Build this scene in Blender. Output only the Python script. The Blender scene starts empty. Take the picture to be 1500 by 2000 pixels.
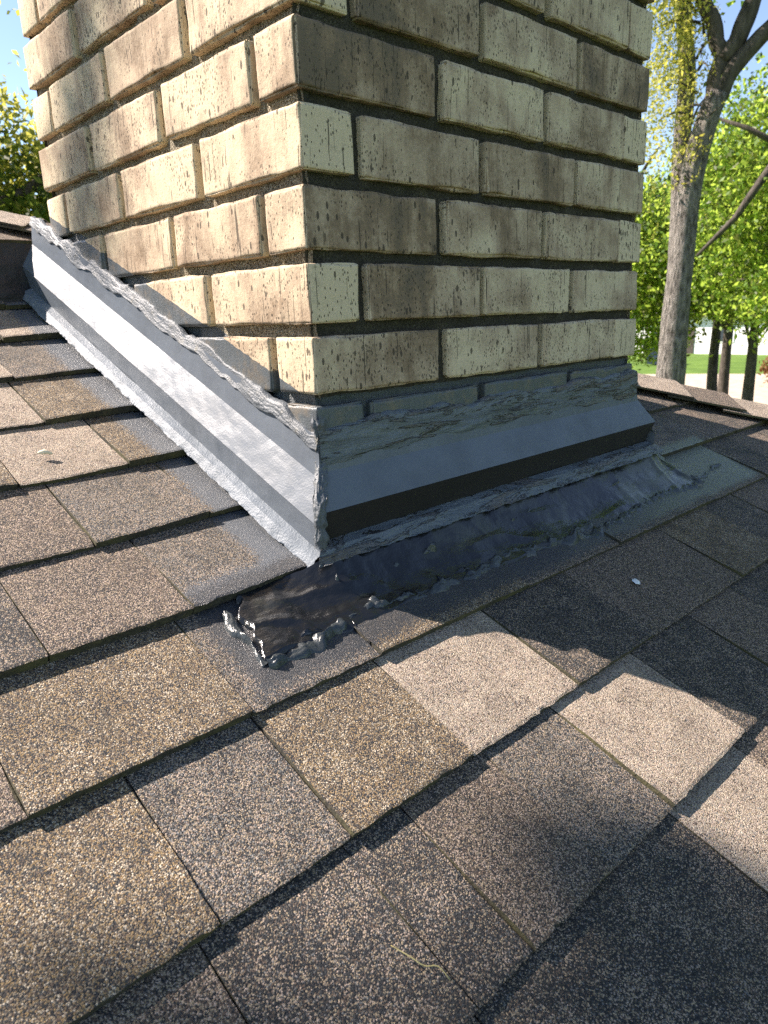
import bpy, math, random
import numpy as np
from mathutils import Vector, Matrix, noise

R = math.radians
rng = random.Random(7)
nrg = np.random.default_rng(7)
scene = bpy.context.scene
COL = scene.collection

# ------------------------------------------------------------------ camera
cam_data = bpy.data.cameras.new("camera")
cam = bpy.data.objects.new("camera", cam_data)
COL.objects.link(cam)
cam_data.sensor_fit = 'VERTICAL'
cam_data.sensor_height = 24.0
cam_data.lens = 24.0 * 1394.15 / 2000.0
cam_data.clip_start = 0.02
cam_data.clip_end = 2000.0
CAM = Vector((-0.48678, -0.62899, 0.02054))
cam.matrix_world = Matrix((
    (0.7269978, 0.2073719, -0.6545771, CAM.x),
    (-0.6857575, 0.1709661, -0.7074654, CAM.y),
    (-0.0347980, 0.9632069, 0.2664988, CAM.z),
    (0, 0, 0, 1)))
cam_data.dof.use_dof = True
cam_data.dof.focus_distance = 0.82
cam_data.dof.aperture_fstop = 9.0
scene.camera = cam

# ------------------------------------------------------------------ light
SUN_EL = R(43.0)
SUN_AZ = R(-33.0)                      # from +Y towards +X
SUN = Vector((math.sin(SUN_AZ) * math.cos(SUN_EL), math.cos(SUN_AZ) * math.cos(SUN_EL), math.sin(SUN_EL)))
world = bpy.data.worlds.new("World")
scene.world = world
world.use_nodes = True
wn = world.node_tree.nodes
sky_tex = wn.new('ShaderNodeTexSky')
sky_tex.sky_type = 'NISHITA'
sky_tex.sun_disc = False
sky_tex.sun_elevation = SUN_EL
sky_tex.sun_rotation = SUN_AZ
sky_tex.air_density = 1.0
sky_tex.altitude = 2200.0
sky_tex.dust_density = 0.0
sky_tex.ozone_density = 2.0
world.node_tree.links.new(sky_tex.outputs[0], wn['Background'].inputs[0])
wn['Background'].inputs[1].default_value = 0.105
sun_data = bpy.data.lights.new("sun", 'SUN')
sun_data.energy = 5.0
sun_data.angle = R(0.53)
sun_data.color = (1.0, 0.97, 0.945)
sun = bpy.data.objects.new("sun", sun_data)
COL.objects.link(sun)
sun.rotation_euler = SUN.to_track_quat('Z', 'Y').to_euler()
sun.location = SUN * 30
scene.view_settings.view_transform = 'Standard'
scene.view_settings.look = 'None'
scene.view_settings.exposure = 1.55
scene.view_settings.gamma = 1.0
scene.view_settings.use_curve_mapping = False
scene.view_settings.use_white_balance = True
scene.view_settings.white_balance_temperature = 7300
scene.view_settings.white_balance_tint = 15.0
scene.cycles.use_denoising = False
scene.cycles.max_bounces = 8
scene.cycles.transparent_max_bounces = 8

# ------------------------------------------------------------------ constants of the place
Z0, S = -0.25, 0.4                     # roof plane: z = Z0 + S*y
TH = math.atan(S)
CT, ST = math.cos(TH), math.sin(TH)
EXPO = 0.139                           # shingle exposure along the slope
V0 = -0.1432 / CT                      # butt line of course 0
W, D = 0.705, 0.715                    # chimney plan
PITCH, BH = 0.0762, 0.063              # brick course pitch, brick height
HIPK = 1.44                            # hip line: x + y = HIPK


def roof_pt(u, v, n):
    return (u, v * CT - n * ST, Z0 + v * ST + n * CT)


# ------------------------------------------------------------------ mesh helpers
def add_obj(name, verts, faces, mats, parent=None, midx=None, smooth=False):
    me = bpy.data.meshes.new(name)
    me.from_pydata([tuple(v) for v in verts], [], faces)
    if not isinstance(mats, (list, tuple)):
        mats = [mats]
    for m in mats:
        me.materials.append(m)
    if midx is not None:
        me.polygons.foreach_set('material_index', midx)
    if smooth:
        me.polygons.foreach_set('use_smooth', [True] * len(me.polygons))
    me.update()
    o = bpy.data.objects.new(name, me)
    COL.objects.link(o)
    if parent is not None:
        o.parent = parent
    return o


def empty(name, loc=(0, 0, 0)):
    o = bpy.data.objects.new(name, None)
    COL.objects.link(o)
    o.location = loc
    o.empty_display_size = 0.1
    return o


def tag(o, label=None, cat=None, group=None, kind=None):
    if label: o['label'] = label
    if cat: o['category'] = cat
    if group: o['group'] = group
    if kind: o['kind'] = kind
    return o


def grid_faces(nu, nv, off=0, flip=False):
    f = []
    for j in range(nv - 1):
        for i in range(nu - 1):
            a = off + j * nu + i
            q = (a, a + 1, a + nu + 1, a + nu)
            f.append(q[::-1] if flip else q)
    return f


def fbm(x, y, z, oct=3):
    return noise.fractal((x, y, z), 0.9, 2.1, oct)


def nz(x, y, z=0.0):
    return noise.noise((x, y, z))


def sstep(a, b, x):
    t = min(1.0, max(0.0, (x - a) / (b - a)))
    return t * t * (3 - 2 * t)


def tube(verts, faces, pts, radii, seg=9, wob=0.0, seed=0.0, cap=True):
    pts = [Vector(p) for p in pts]
    n = len(pts)
    base = len(verts)
    prev = None
    for i, p in enumerate(pts):
        t = (pts[min(i + 1, n - 1)] - pts[max(i - 1, 0)]).normalized()
        if prev is None:
            a = t.orthogonal().normalized()
        else:
            a = (prev - t * prev.dot(t)).normalized()
        prev = a
        b = t.cross(a)
        for k in range(seg):
            an = 2 * math.pi * k / seg
            r = radii[i] * (1 + wob * nz(math.cos(an) * 2 + seed, math.sin(an) * 2, i * 0.6 + seed))
            verts.append(tuple(p + (a * math.cos(an) + b * math.sin(an)) * r))
    for i in range(n - 1):
        for k in range(seg):
            k2 = (k + 1) % seg
            faces.append((base + i * seg + k, base + i * seg + k2, base + (i + 1) * seg + k2, base + (i + 1) * seg + k))
    if cap:
        faces.append(tuple(base + (n - 1) * seg + k for k in range(seg)))
        faces.append(tuple(base + k for k in reversed(range(seg))))


def refine(pts, radii, step):
    """Catmull-Rom resample of a polyline."""
    P = [Vector(p) for p in pts]
    out, rad = [], []
    for i in range(len(P) - 1):
        p0 = P[max(i - 1, 0)]; p1 = P[i]; p2 = P[i + 1]; p3 = P[min(i + 2, len(P) - 1)]
        m = max(1, int((p2 - p1).length / step))
        for k in range(m):
            t = k / m
            out.append(0.5 * ((2 * p1) + (p2 - p0) * t + (2 * p0 - 5 * p1 + 4 * p2 - p3) * t * t + (3 * p1 - p0 - 3 * p2 + p3) * t ** 3))
            rad.append(radii[i] * (1 - t) + radii[i + 1] * t)
    out.append(P[-1]); rad.append(radii[-1])
    return out, rad


# ------------------------------------------------------------------ materials
class NT:
    def __init__(self, name):
        self.m = bpy.data.materials.new(name)
        self.m.use_nodes = True
        self.t = self.m.node_tree
        self.b = self.t.nodes['Principled BSDF']

    def n(self, typ, **kw):
        nd = self.t.nodes.new(typ)
        for k, v in kw.items():
            setattr(nd, k, v)
        return nd

    def l(self, a, b):
        self.t.links.new(a, b)

    def val(self, sock, v):
        if hasattr(v, 'is_linked') or hasattr(v, 'links'):
            self.l(v, sock)
        else:
            sock.default_value = v

    def math(self, op, a, b=None, c=None, clamp=False):
        nd = self.n('ShaderNodeMath', operation=op)
        nd.use_clamp = clamp
        self.val(nd.inputs[0], a)
        if b is not None: self.val(nd.inputs[1], b)
        if c is not None: self.val(nd.inputs[2], c)
        return nd.outputs[0]

    def mix(self, fac, a, b, mode='MIX'):
        nd = self.n('ShaderNodeMix', data_type='RGBA', blend_type=mode)
        self.val(nd.inputs[0], fac)
        self.val(nd.inputs[6], a)
        self.val(nd.inputs[7], b)
        return nd.outputs[2]

    def mixf(self, fac, a, b):
        nd = self.n('ShaderNodeMix', data_type='FLOAT')
        self.val(nd.inputs[0], fac)
        self.val(nd.inputs[2], a)
        self.val(nd.inputs[3], b)
        return nd.outputs[0]

    def ramp(self, fac, stops, interp='LINEAR'):
        nd = self.n('ShaderNodeValToRGB')
        cr = nd.color_ramp
        cr.interpolation = interp
        while len(cr.elements) < len(stops):
            cr.elements.new(0.5)
        for e, (p, c) in zip(cr.elements, stops):
            e.position = p
            e.color = c if len(c) == 4 else (c[0], c[1], c[2], 1)
        self.val(nd.inputs[0], fac)
        return nd.outputs[0]

    def noise(self, vec, scale, detail=3, rough=0.55, dist=0.0):
        nd = self.n('ShaderNodeTexNoise')
        nd.inputs['Scale'].default_value = scale
        nd.inputs['Detail'].default_value = detail
        nd.inputs['Roughness'].default_value = rough
        nd.inputs['Distortion'].default_value = dist
        if vec is not None: self.l(vec, nd.inputs['Vector'])
        return nd.outputs[0]

    def vor(self, vec, scale, feature='F1', rand=1.0):
        nd = self.n('ShaderNodeTexVoronoi', feature=feature)
        nd.inputs['Scale'].default_value = scale
        nd.inputs['Randomness'].default_value = rand
        if vec is not None: self.l(vec, nd.inputs['Vector'])
        return nd

    def mapping(self, vec, scale=(1, 1, 1), loc=(0, 0, 0)):
        nd = self.n('ShaderNodeMapping')
        self.l(vec, nd.inputs[0])
        self.val(nd.inputs['Scale'], scale)
        self.val(nd.inputs['Location'], loc)
        return nd.outputs[0]

    def bump(self, h, dist, strength=1.0, normal=None):
        nd = self.n('ShaderNodeBump')
        nd.inputs['Distance'].default_value = dist
        self.val(nd.inputs['Strength'], strength)
        self.l(h, nd.inputs['Height'])
        if normal is not None: self.l(normal, nd.inputs['Normal'])
        return nd.outputs[0]

    def pos(self):
        return self.n('ShaderNodeNewGeometry').outputs['Position']

    def sep(self, v):
        nd = self.n('ShaderNodeSeparateXYZ')
        self.l(v, nd.inputs[0])
        return nd.outputs

    def out(self, color=None, rough=None, normal=None, metallic=None, spec=None):
        if color is not None: self.val(self.b.inputs['Base Color'], color)
        if rough is not None: self.val(self.b.inputs['Roughness'], rough)
        if normal is not None: self.l(normal, self.b.inputs['Normal'])
        if metallic is not None: self.val(self.b.inputs['Metallic'], metallic)
        if spec is not None: self.val(self.b.inputs['Specular IOR Level'], spec)
        return self.m


PAINT = (0.07, 0.082, 0.088)          # the gunmetal roof paint sprayed over the flashing


def c4(c):
    return (c[0], c[1], c[2], 1.0)


# --- shingle granules: one node set, several blends of granule colours
def shingle_mat(name, stops, tint=1.0):
    k = NT(name)
    p = k.pos()
    warp = k.noise(p, 900, 1)
    v1 = k.vor(p, 1050)
    rnd = k.sep(v1.outputs['Color'])[0]
    rnd2 = k.sep(v1.outputs['Color'])[1]
    drift = k.noise(p, 34, 3, 0.6)
    fac = k.math('ADD', rnd, k.math('MULTIPLY', k.math('SUBTRACT', drift, 0.5), 0.5), clamp=True)
    col = k.ramp(fac, stops, 'CONSTANT')
    col = k.mix(k.math('MULTIPLY', rnd2, 0.35), col, c4((0.02, 0.02, 0.021)))
    # bald worn specks and streaks that run down the slope
    worn = k.noise(k.mapping(p, (60, 16, 16)), 1.0, 4, 0.7)
    col = k.mix(k.math('MULTIPLY', k.math('SUBTRACT', worn, 0.56, clamp=True), 2.4), col, c4((0.035, 0.032, 0.028)))
    # dirt drift, large soft tone
    big = k.noise(p, 9, 4, 0.6)
    col = k.mix(k.math('MULTIPLY', k.math('SUBTRACT', big, 0.45, clamp=True), 0.9), col, c4((0.05, 0.043, 0.03)))
    # sprayed paint: strip beside the flashing and the area in front of the chimney
    x, y, z = k.sep(p)
    e1 = k.math('MULTIPLY', k.math('SUBTRACT', k.noise(p, 420, 3, 0.8), 0.5), 0.075)
    e2 = k.math('MULTIPLY', k.math('SUBTRACT', k.noise(p, 22, 2), 0.5), 0.012)
    edge = k.math('ADD', e1, e2)
    xs = k.math('ADD', x, edge)
    ys = k.math('ADD', y, edge)

    def box(x0, x1, y0, y1):
        a = k.math('GREATER_THAN', xs, x0)
        b = k.math('LESS_THAN', xs, x1)
        c = k.math('GREATER_THAN', ys, y0)
        d = k.math('LESS_THAN', ys, y1)
        return k.math('MULTIPLY', k.math('MULTIPLY', a, b), k.math('MULTIPLY', c, d))
    m_side = box(-0.078, 0.02, -0.02, 0.9)
    m_foot = box(-0.176, 0.0, -0.03, 0.012)
    m_front = box(-0.180, 0.985, -0.1315, 0.006)
    mask = k.math('MAXIMUM', m_side, k.math('MAXIMUM', m_foot, m_front))
    over = k.math('MULTIPLY', k.math('SUBTRACT', k.math('ADD', x, k.math('MULTIPLY', k.noise(p, 14, 3), 0.5)), 0.55, clamp=True), 1.6, clamp=True)  # olive-grey tree reflection painted in towards the right end
    pcol = k.mix(m_front, c4((0.085, 0.098, 0.112)), k.mix(over, c4((0.028, 0.032, 0.037)), c4((0.135, 0.15, 0.115))))
    col = k.mix(k.math('MULTIPLY', mask, 0.86), col, pcol)
    dist = v1.outputs['Distance']
    h = k.math('ADD', k.math('SUBTRACT', 1.0, dist), k.math('MULTIPLY', rnd2, 0.55))
    h = k.math('ADD', h, k.math('MULTIPLY', warp, 0.3))
    st = k.mixf(mask, 1.0, 0.6)
    nrm = k.bump(h, 0.0008, st)
    rough = k.mixf(mask, 0.82, 0.36)
    spec = k.mixf(mask, 0.35, 0.6)
    return k.out(col, rough, nrm, spec=spec)


DK = (0.022, 0.023, 0.026)
BLU = (0.055, 0.056, 0.056)
GRY = (0.20, 0.195, 0.185)
TAN = (0.365, 0.282, 0.187)
GLD = (0.31, 0.205, 0.095)
BRN = (0.14, 0.096, 0.068)
PNK = (0.455, 0.35, 0.278)
PAL = (0.60, 0.51, 0.39)
M_SH = {
    'gold': shingle_mat('shingle_gold_granules', [(0, DK), (0.26, BRN), (0.44, GLD), (0.62, TAN), (0.78, BLU), (0.93, PAL)]),
    'slate': shingle_mat('shingle_slate_granules', [(0, DK), (0.34, BLU), (0.50, DK), (0.62, BRN), (0.75, GRY), (0.80, TAN), (0.93, PNK)]),
    'brown': shingle_mat('shingle_brown_granules', [(0, DK), (0.28, BRN), (0.50, BLU), (0.60, TAN), (0.74, PNK), (0.90, BRN)]),
    'rose': shingle_mat('shingle_rose_granules', [(0, DK), (0.07, BRN), (0.20, PNK), (0.56, TAN), (0.72, GRY), (0.82, PAL)]),
    'grey': shingle_mat('shingle_grey_granules', [(0, DK), (0.30, BLU), (0.46, TAN), (0.62, GRY), (0.78, BRN), (0.90, PNK)]),
}


def edge_mat():
    k = NT('shingle_cut_edge')
    p = k.pos()
    n1 = k.noise(p, 260, 4, 0.7)
    n2 = k.noise(p, 18, 3)
    col = k.ramp(n1, [(0.3, (0.014, 0.013, 0.012)), (0.55, (0.045, 0.04, 0.028)), (0.75, (0.12, 0.1, 0.05))])
    col = k.mix(k.math('MULTIPLY', k.math('SUBTRACT', n2, 0.42, clamp=True), 2.0), col, c4((0.13, 0.115, 0.035)))
    return k.out(col, 0.9, k.bump(n1, 0.002))


M_EDGE = edge_mat()


def brick_mat():
    k = NT('sandy_tan_brick')
    tc = k.n('ShaderNodeTexCoord')
    oi = k.n('ShaderNodeObjectInfo')
    off = k.n('ShaderNodeCombineXYZ')
    r = oi.outputs['Random']
    k.l(k.math('MULTIPLY', r, 37.0), off.inputs[0])
    k.l(k.math('MULTIPLY', r, 91.0), off.inputs[1])
    k.l(k.math('MULTIPLY', r, 13.0), off.inputs[2])
    add = k.n('ShaderNodeVectorMath', operation='ADD')
    k.l(tc.outputs['Object'], add.inputs[0])
    k.l(off.outputs[0], add.inputs[1])
    p = add.outputs[0]
    tone = k.sep(oi.outputs['Color'])[0]
    endf = k.math('ABSOLUTE', k.sep(tc.outputs['Normal'])[0])
    endm = k.math('GREATER_THAN', endf, 0.72)
    blot = k.noise(p, 13, 4, 0.6, 0.3)
    streak = k.noise(k.mapping(p, (70, 70, 7)), 1.0, 4, 0.6)
    grain = k.noise(p, 900, 2, 0.7)
    grain2 = k.noise(p, 260, 3, 0.7)
    cream = c4((0.60, 0.485, 0.330))
    tan = c4((0.42, 0.315, 0.218))
    brown = c4((0.235, 0.162, 0.104))
    grey = c4((0.15, 0.112, 0.078))
    f = k.math('ADD', k.math('MULTIPLY', k.math("SUBTRACT", blot, 0.5), 2.1), k.math('MULTIPLY', k.math('SUBTRACT', streak, 0.5), 0.7))
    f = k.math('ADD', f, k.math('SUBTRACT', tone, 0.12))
    f = k.math('ADD', f, k.math('MULTIPLY', k.math('SUBTRACT', grain2, 0.5), 0.6))
    f = k.math('SUBTRACT', f, k.math('MULTIPLY', endm, 0.55), clamp=True)
    nd = k.n('ShaderNodeValToRGB')
    cr = nd.color_ramp
    for _ in range(2): cr.elements.new(0.5)
    for e, (pp, cc) in zip(cr.elements, [(0.0, cream), (0.38, tan), (0.72, brown), (1.0, grey)]):
        e.position = pp; e.color = cc
    k.l(f, nd.inputs[0])
    col = nd.outputs[0]
    col = k.mix(k.math('MULTIPLY', k.math('SUBTRACT', grain, 0.45, clamp=True), 1.1), col, c4((0.12, 0.09, 0.06)))
    # drag lines and torn pits that run down the face
    line = k.noise(k.mapping(p, (330, 330, 9)), 1.0, 2, 0.5)
    linem = k.math('MULTIPLY', k.math('GREATER_THAN', line, 0.672), k.math('GREATER_THAN', blot, 0.40))
    pv = k.vor(k.mapping(p, (150, 150, 70)), 1.0)
    rb = k.math('FRACT', k.math('MULTIPLY', r, 57.3))
    pit_sel = k.math('GREATER_THAN', k.math('SUBTRACT', k.sep(pv.outputs['Color'])[0], k.math('MULTIPLY', k.math('SUBTRACT', blot, 0.5), 0.9)), k.math('ADD', 0.70, k.math('MULTIPLY', rb, 0.32)))
    pit = k.math('MULTIPLY', k.math('LESS_THAN', k.math('ADD', pv.outputs['Distance'], k.math('MULTIPLY', grain2, 0.25)), 0.42), pit_sel)
    pv2 = k.vor(k.mapping(p, (420, 420, 230)), 1.0)
    pit2 = k.math('MULTIPLY', k.math('LESS_THAN', pv2.outputs['Distance'], 0.36), k.math('GREATER_THAN', k.sep(pv2.outputs['Color'])[1], 0.80))
    holes = k.math('MAXIMUM', k.math('MAXIMUM', linem, pit), pit2)
    col = k.mix(k.math('MULTIPLY', holes, 0.82), col, c4((0.045, 0.036, 0.026)))
    # grime that settled on edges
    gr = k.noise(p, 55, 5, 0.7)
    col = k.mix(k.math('MULTIPLY', k.math('SUBTRACT', gr, 0.56, clamp=True), 2.2), col, c4((0.085, 0.075, 0.055)))
    # painted part below the sprayed line (world space)
    wp = k.pos()
    x, y, z = k.sep(wp)
    lim = k.math('ADD', k.math('MULTIPLY', k.math('MAXIMUM', y, 0.0), 0.385), Z0 + 0.178)
    pm = k.math('LESS_THAN', k.math('ADD', z, k.math('MULTIPLY', k.math('SUBTRACT', k.noise(wp, 60, 2), 0.5), 0.004)), lim)
    worn = k.math('MULTIPLY', k.math('SUBTRACT', k.noise(wp, 30, 4, 0.7), 0.48, clamp=True), 3.5, clamp=True)
    pcol = k.mix(worn, c4(PAINT), c4((0.17, 0.13, 0.085)))
    col = k.mix(pm, col, pcol)
    h = k.math('ADD', k.math('MULTIPLY', grain, 0.25), k.math('MULTIPLY', grain2, 0.35))
    h = k.math('ADD', h, k.math('MULTIPLY', streak, 0.5))
    h = k.math('SUBTRACT', h, k.math('MULTIPLY', holes, 0.9))
    nrm = k.bump(h, 0.0016)
    return k.out(col, k.mixf(pm, 0.88, 0.42), nrm, spec=k.mixf(pm, 0.25, 0.6))


def mortar_mat():
    k = NT('coarse_sand_mortar')
    wp = k.pos()
    x, y, z = k.sep(wp)
    g = k.vor(wp, 700)
    rnd = k.sep(g.outputs['Color'])[0]
    n2 = k.noise(wp, 45, 4, 0.65)
    col = k.ramp(rnd, [(0, (0.10, 0.08, 0.05)), (0.3, (0.25, 0.21, 0.152)), (0.7, (0.345, 0.295, 0.215)), (0.93, (0.5, 0.44, 0.33))], 'CONSTANT')
    # front face joints: the shade of that side painted in dark
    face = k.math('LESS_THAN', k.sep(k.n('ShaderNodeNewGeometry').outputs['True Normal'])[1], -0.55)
    painted_shade = k.math('MULTIPLY', face, k.math('ADD', 0.62, k.math('MULTIPLY', n2, 0.5)), clamp=True)
    col = k.mix(painted_shade, col, c4((0.026, 0.025, 0.021)))
    col = k.mix(k.math('MULTIPLY', k.math('SUBTRACT', n2, 0.5, clamp=True), 1.2), col, c4((0.1, 0.085, 0.06)))
    lim = k.math('ADD', k.math('MULTIPLY', k.math('MAXIMUM', y, 0.0), 0.385), Z0 + 0.178)
    pm = k.math('LESS_THAN', z, lim)
    col = k.mix(pm, col, c4(PAINT))
    h = k.math('ADD', k.math('SUBTRACT', 1.0, g.outputs['Distance']), k.math('MULTIPLY', n2, 1.5))
    return k.out(col, k.mixf(pm, 0.95, 0.4), k.bump(h, 0.0018), spec=k.mixf(pm, 0.2, 0.6))


M_BRICK = brick_mat()
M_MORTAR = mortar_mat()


def paint_mat(name, col, rough, fine, coarse, spec=0.6, metallic=0.0, worn=None):
    k = NT(name)
    p = k.pos()
    n1 = k.noise(p, 420, 3, 0.6)
    n2 = k.noise(p, 75, 4, 0.6)
    n3 = k.noise(p, 16, 3, 0.6)
    c = k.mix(k.math('MULTIPLY', k.math('SUBTRACT', n3, 0.42, clamp=True), 1.5), c4(col), c4([q * 0.55 for q in col]))
    if worn:
        c = k.mix(k.math('MULTIPLY', k.math('SUBTRACT', n2, 0.56, clamp=True), 3.0), c, c4(worn))
    h = k.math('ADD', k.math('MULTIPLY', n1, fine), k.math('MULTIPLY', n2, coarse))
    rg = k.math('ADD', rough - 0.1, k.math('MULTIPLY', n3, 0.2))
    return k.out(c, rg, k.bump(h, 0.001), spec=spec, metallic=metallic)


M_METAL = paint_mat('grey_sprayed_metal', (0.112, 0.130, 0.152), 0.40, 0.2, 0.08, 0.32, 0.0)
M_FLANGE = paint_mat('pale_sprayed_sealant', (0.15, 0.172, 0.195), 0.45, 0.9, 1.2, 0.2)
M_TAR = paint_mat('lumpy_sprayed_tar', (0.085, 0.097, 0.108), 0.5, 1.0, 1.2, 0.45, worn=(0.13, 0.115, 0.075))
def apron_mat():
    k = NT('glossy_tar_apron')
    p = k.pos()
    x, y, z = k.sep(p)
    n1 = k.noise(p, 420, 3, 0.6)
    n2 = k.noise(p, 60, 4, 0.6)
    n3 = k.noise(p, 13, 3, 0.6, 0.6)
    drag = k.noise(k.mapping(p, (20, 110, 110)), 1.0, 4, 0.6)
    over = k.math('ADD', k.math('MULTIPLY', k.math('SUBTRACT', x, 0.18), 1.3), k.math('MULTIPLY', k.math('SUBTRACT', n3, 0.55), 3.2), clamp=True)  # paler right end: mirrored foliage painted into the tar colour
    c = k.mix(over, c4((0.010, 0.011, 0.013)), c4((0.088, 0.094, 0.072)))
    c = k.mix(k.math('MULTIPLY', k.math('SUBTRACT', drag, 0.55, clamp=True), 2.5), c, c4((0.02, 0.021, 0.02)))
    h = k.math('ADD', k.math('MULTIPLY', n1, 0.35), k.math('ADD', k.math('MULTIPLY', n2, 1.1), k.math('MULTIPLY', drag, 0.8)))
    rg = k.math('ADD', 0.04, k.math('MULTIPLY', n3, 0.30))
    return k.out(c, rg, k.bump(h, 0.001), spec=0.5)


M_APRON = apron_mat()


def smear_mat():
    k = NT('smeared_sealant_on_brick')
    p = k.pos()
    st = k.noise(k.mapping(p, (9, 9, 75)), 1.0, 5, 0.7, 0.8)
    n2 = k.noise(p, 40, 4, 0.65)
    n1 = k.noise(p, 380, 3, 0.6)
    c = k.mix(k.math('MULTIPLY', k.math('SUBTRACT', st, 0.50, clamp=True), 5.0, clamp=True), c4((0.10, 0.118, 0.128)), c4((0.085, 0.062, 0.045)))
    crack = k.math('LESS_THAN', k.math('ABSOLUTE', k.math('SUBTRACT', st, 0.545)), 0.013)
    c = k.mix(k.math('MULTIPLY', crack, 0.9), c, c4((0.012, 0.011, 0.01)))
    h = k.math('ADD', k.math('MULTIPLY', st, 3.5), k.math('ADD', k.math('MULTIPLY', n1, 0.6), k.math('MULTIPLY', n2, 1.0)))
    h = k.math('SUBTRACT', h, k.math('MULTIPLY', crack, 1.5))
    return k.out(c, 0.36, k.bump(h, 0.0016), spec=0.6)


M_SMEAR = smear_mat()
M_DRIP_SHADE = paint_mat('drip_edge_painted_shade', (0.022, 0.020, 0.020), 0.5, 0.3, 0.2, 0.3)  # front drip edge: shade of its undercut painted in as near-black
M_FELT = paint_mat('black_roof_felt', (0.022, 0.022, 0.024), 0.5, 0.6, 3.0, 0.4)


def simple_noise_mat(name, c1, c2, scale, rough=0.9, bump=0.0, mapping=None):
    k = NT(name)
    p = k.pos()
    if mapping: p = k.mapping(p, mapping)
    n1 = k.noise(p, scale, 5, 0.65)
    col = k.ramp(n1, [(0.3, c1), (0.7, c2)])
    return k.out(col, rough, k.bump(n1, bump) if bump else None, spec=0.2)


def leaf_mat(name, c1, c2, trans, tw=0.5):
    m = bpy.data.materials.new(name)
    m.use_nodes = True
    t = m.node_tree
    t.nodes.clear()
    o = t.nodes.new('ShaderNodeOutputMaterial')
    g = t.nodes.new('ShaderNodeNewGeometry')
    r = t.nodes.new('ShaderNodeValToRGB')
    r.color_ramp.elements[0].color = c4(c1); r.color_ramp.elements[1].color = c4(c2)
    t.links.new(g.outputs['Random Per Island'], r.inputs[0])
    d = t.nodes.new('ShaderNodeBsdfPrincipled')
    d.inputs['Roughness'].default_value = 0.5
    d.inputs['Specular IOR Level'].default_value = 0.3
    t.links.new(r.outputs[0], d.inputs['Base Color'])
    tr = t.nodes.new('ShaderNodeBsdfTranslucent')
    tr.inputs[0].default_value = c4(trans)
    mx = t.nodes.new('ShaderNodeMixShader')
    mx.inputs[0].default_value = tw
    t.links.new(d.outputs[0], mx.inputs[1]); t.links.new(tr.outputs[0], mx.inputs[2])
    t.links.new(mx.outputs[0], o.inputs[0])
    return m


M_LEAF = leaf_mat('oak_leaf_green', (0.06, 0.13, 0.015), (0.15, 0.25, 0.03), (0.50, 0.66, 0.10), 0.55)
M_LEAF_Y = leaf_mat('spring_leaf_yellow_green', (0.20, 0.23, 0.03), (0.36, 0.34, 0.09), (0.62, 0.58, 0.12), 0.5)
M_LEAF_D = leaf_mat('dark_leaf_green', (0.035, 0.075, 0.015), (0.11, 0.12, 0.02), (0.15, 0.2, 0.03), 0.4)
M_LEAF_R = leaf_mat('russet_leaf', (0.12, 0.05, 0.02), (0.2, 0.10, 0.04), (0.25, 0.12, 0.04), 0.4)
M_BARK = simple_noise_mat('grey_oak_bark', (0.045, 0.038, 0.033), (0.40, 0.355, 0.32), 9.0, 0.95, 0.12, (3.0, 3.0, 0.9))
M_BARK_D = simple_noise_mat('dark_bark', (0.03, 0.025, 0.02), (0.12, 0.10, 0.085), 6.0, 0.95, 0.02, (3, 3, 0.8))
M_GRASS = simple_noise_mat('lawn_grass', (0.055, 0.11, 0.018), (0.12, 0.20, 0.035), 0.9, 0.95)
M_DIRT = simple_noise_mat('pale_dirt_drive', (0.36, 0.29, 0.21), (0.5, 0.42, 0.32), 2.0, 0.95)
M_SIDING = simple_noise_mat('white_siding', (0.68, 0.67, 0.64), (0.78, 0.77, 0.75), 1.5, 0.7)
M_FARROOF = simple_noise_mat('far_grey_roof', (0.10, 0.09, 0.085), (0.18, 0.165, 0.155), 8.0, 0.9)
M_GLASS = simple_noise_mat('far_window_glass', (0.03, 0.04, 0.05), (0.05, 0.06, 0.075), 1.0, 0.1)
M_BIN = simple_noise_mat('dark_blue_plastic', (0.02, 0.03, 0.055), (0.03, 0.045, 0.075), 3.0, 0.4)
M_CONC = simple_noise_mat('chimney_crown_concrete', (0.28, 0.26, 0.23), (0.42, 0.4, 0.36), 14.0, 0.95, 0.003)
M_STEM = simple_noise_mat('dry_straw', (0.40, 0.32, 0.13), (0.55, 0.46, 0.22), 200.0, 0.8)
M_HUSK = simple_noise_mat('pale_husk', (0.55, 0.47, 0.33), (0.72, 0.65, 0.5), 300.0, 0.7)
M_WHITE = simple_noise_mat('white_speck', (0.6, 0.64, 0.64), (0.78, 0.8, 0.8), 300.0, 0.6)

# ================================================================== SETTING: ground
gv, gf = [], []
for j in range(2):
    for i in range(2):
        gv.append(((-900, 900)[i], (-900, 900)[j], -3.9))
ground = add_obj('ground', gv, [(0, 1, 3, 2)], M_GRASS)
tag(ground, kind='structure')
# pale dirt drive crossing behind the right-hand trees
dv = []
for t in range(13):
    q = -42 + 64 * t / 12
    for w_ in (29.0 + 0.8 * math.sin(t * 1.3), 44.0 + 0.9 * math.sin(t * 0.9 + 1)):
        dv.append((0.93 * w_ - 0.36 * q, 0.36 * w_ + 0.93 * q, -3.894))
drive = add_obj('driveway', dv, [(2 * t, 2 * t + 1, 2 * t + 3, 2 * t + 2) for t in range(12)], M_DIRT)
tag(drive, kind='structure')

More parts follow.
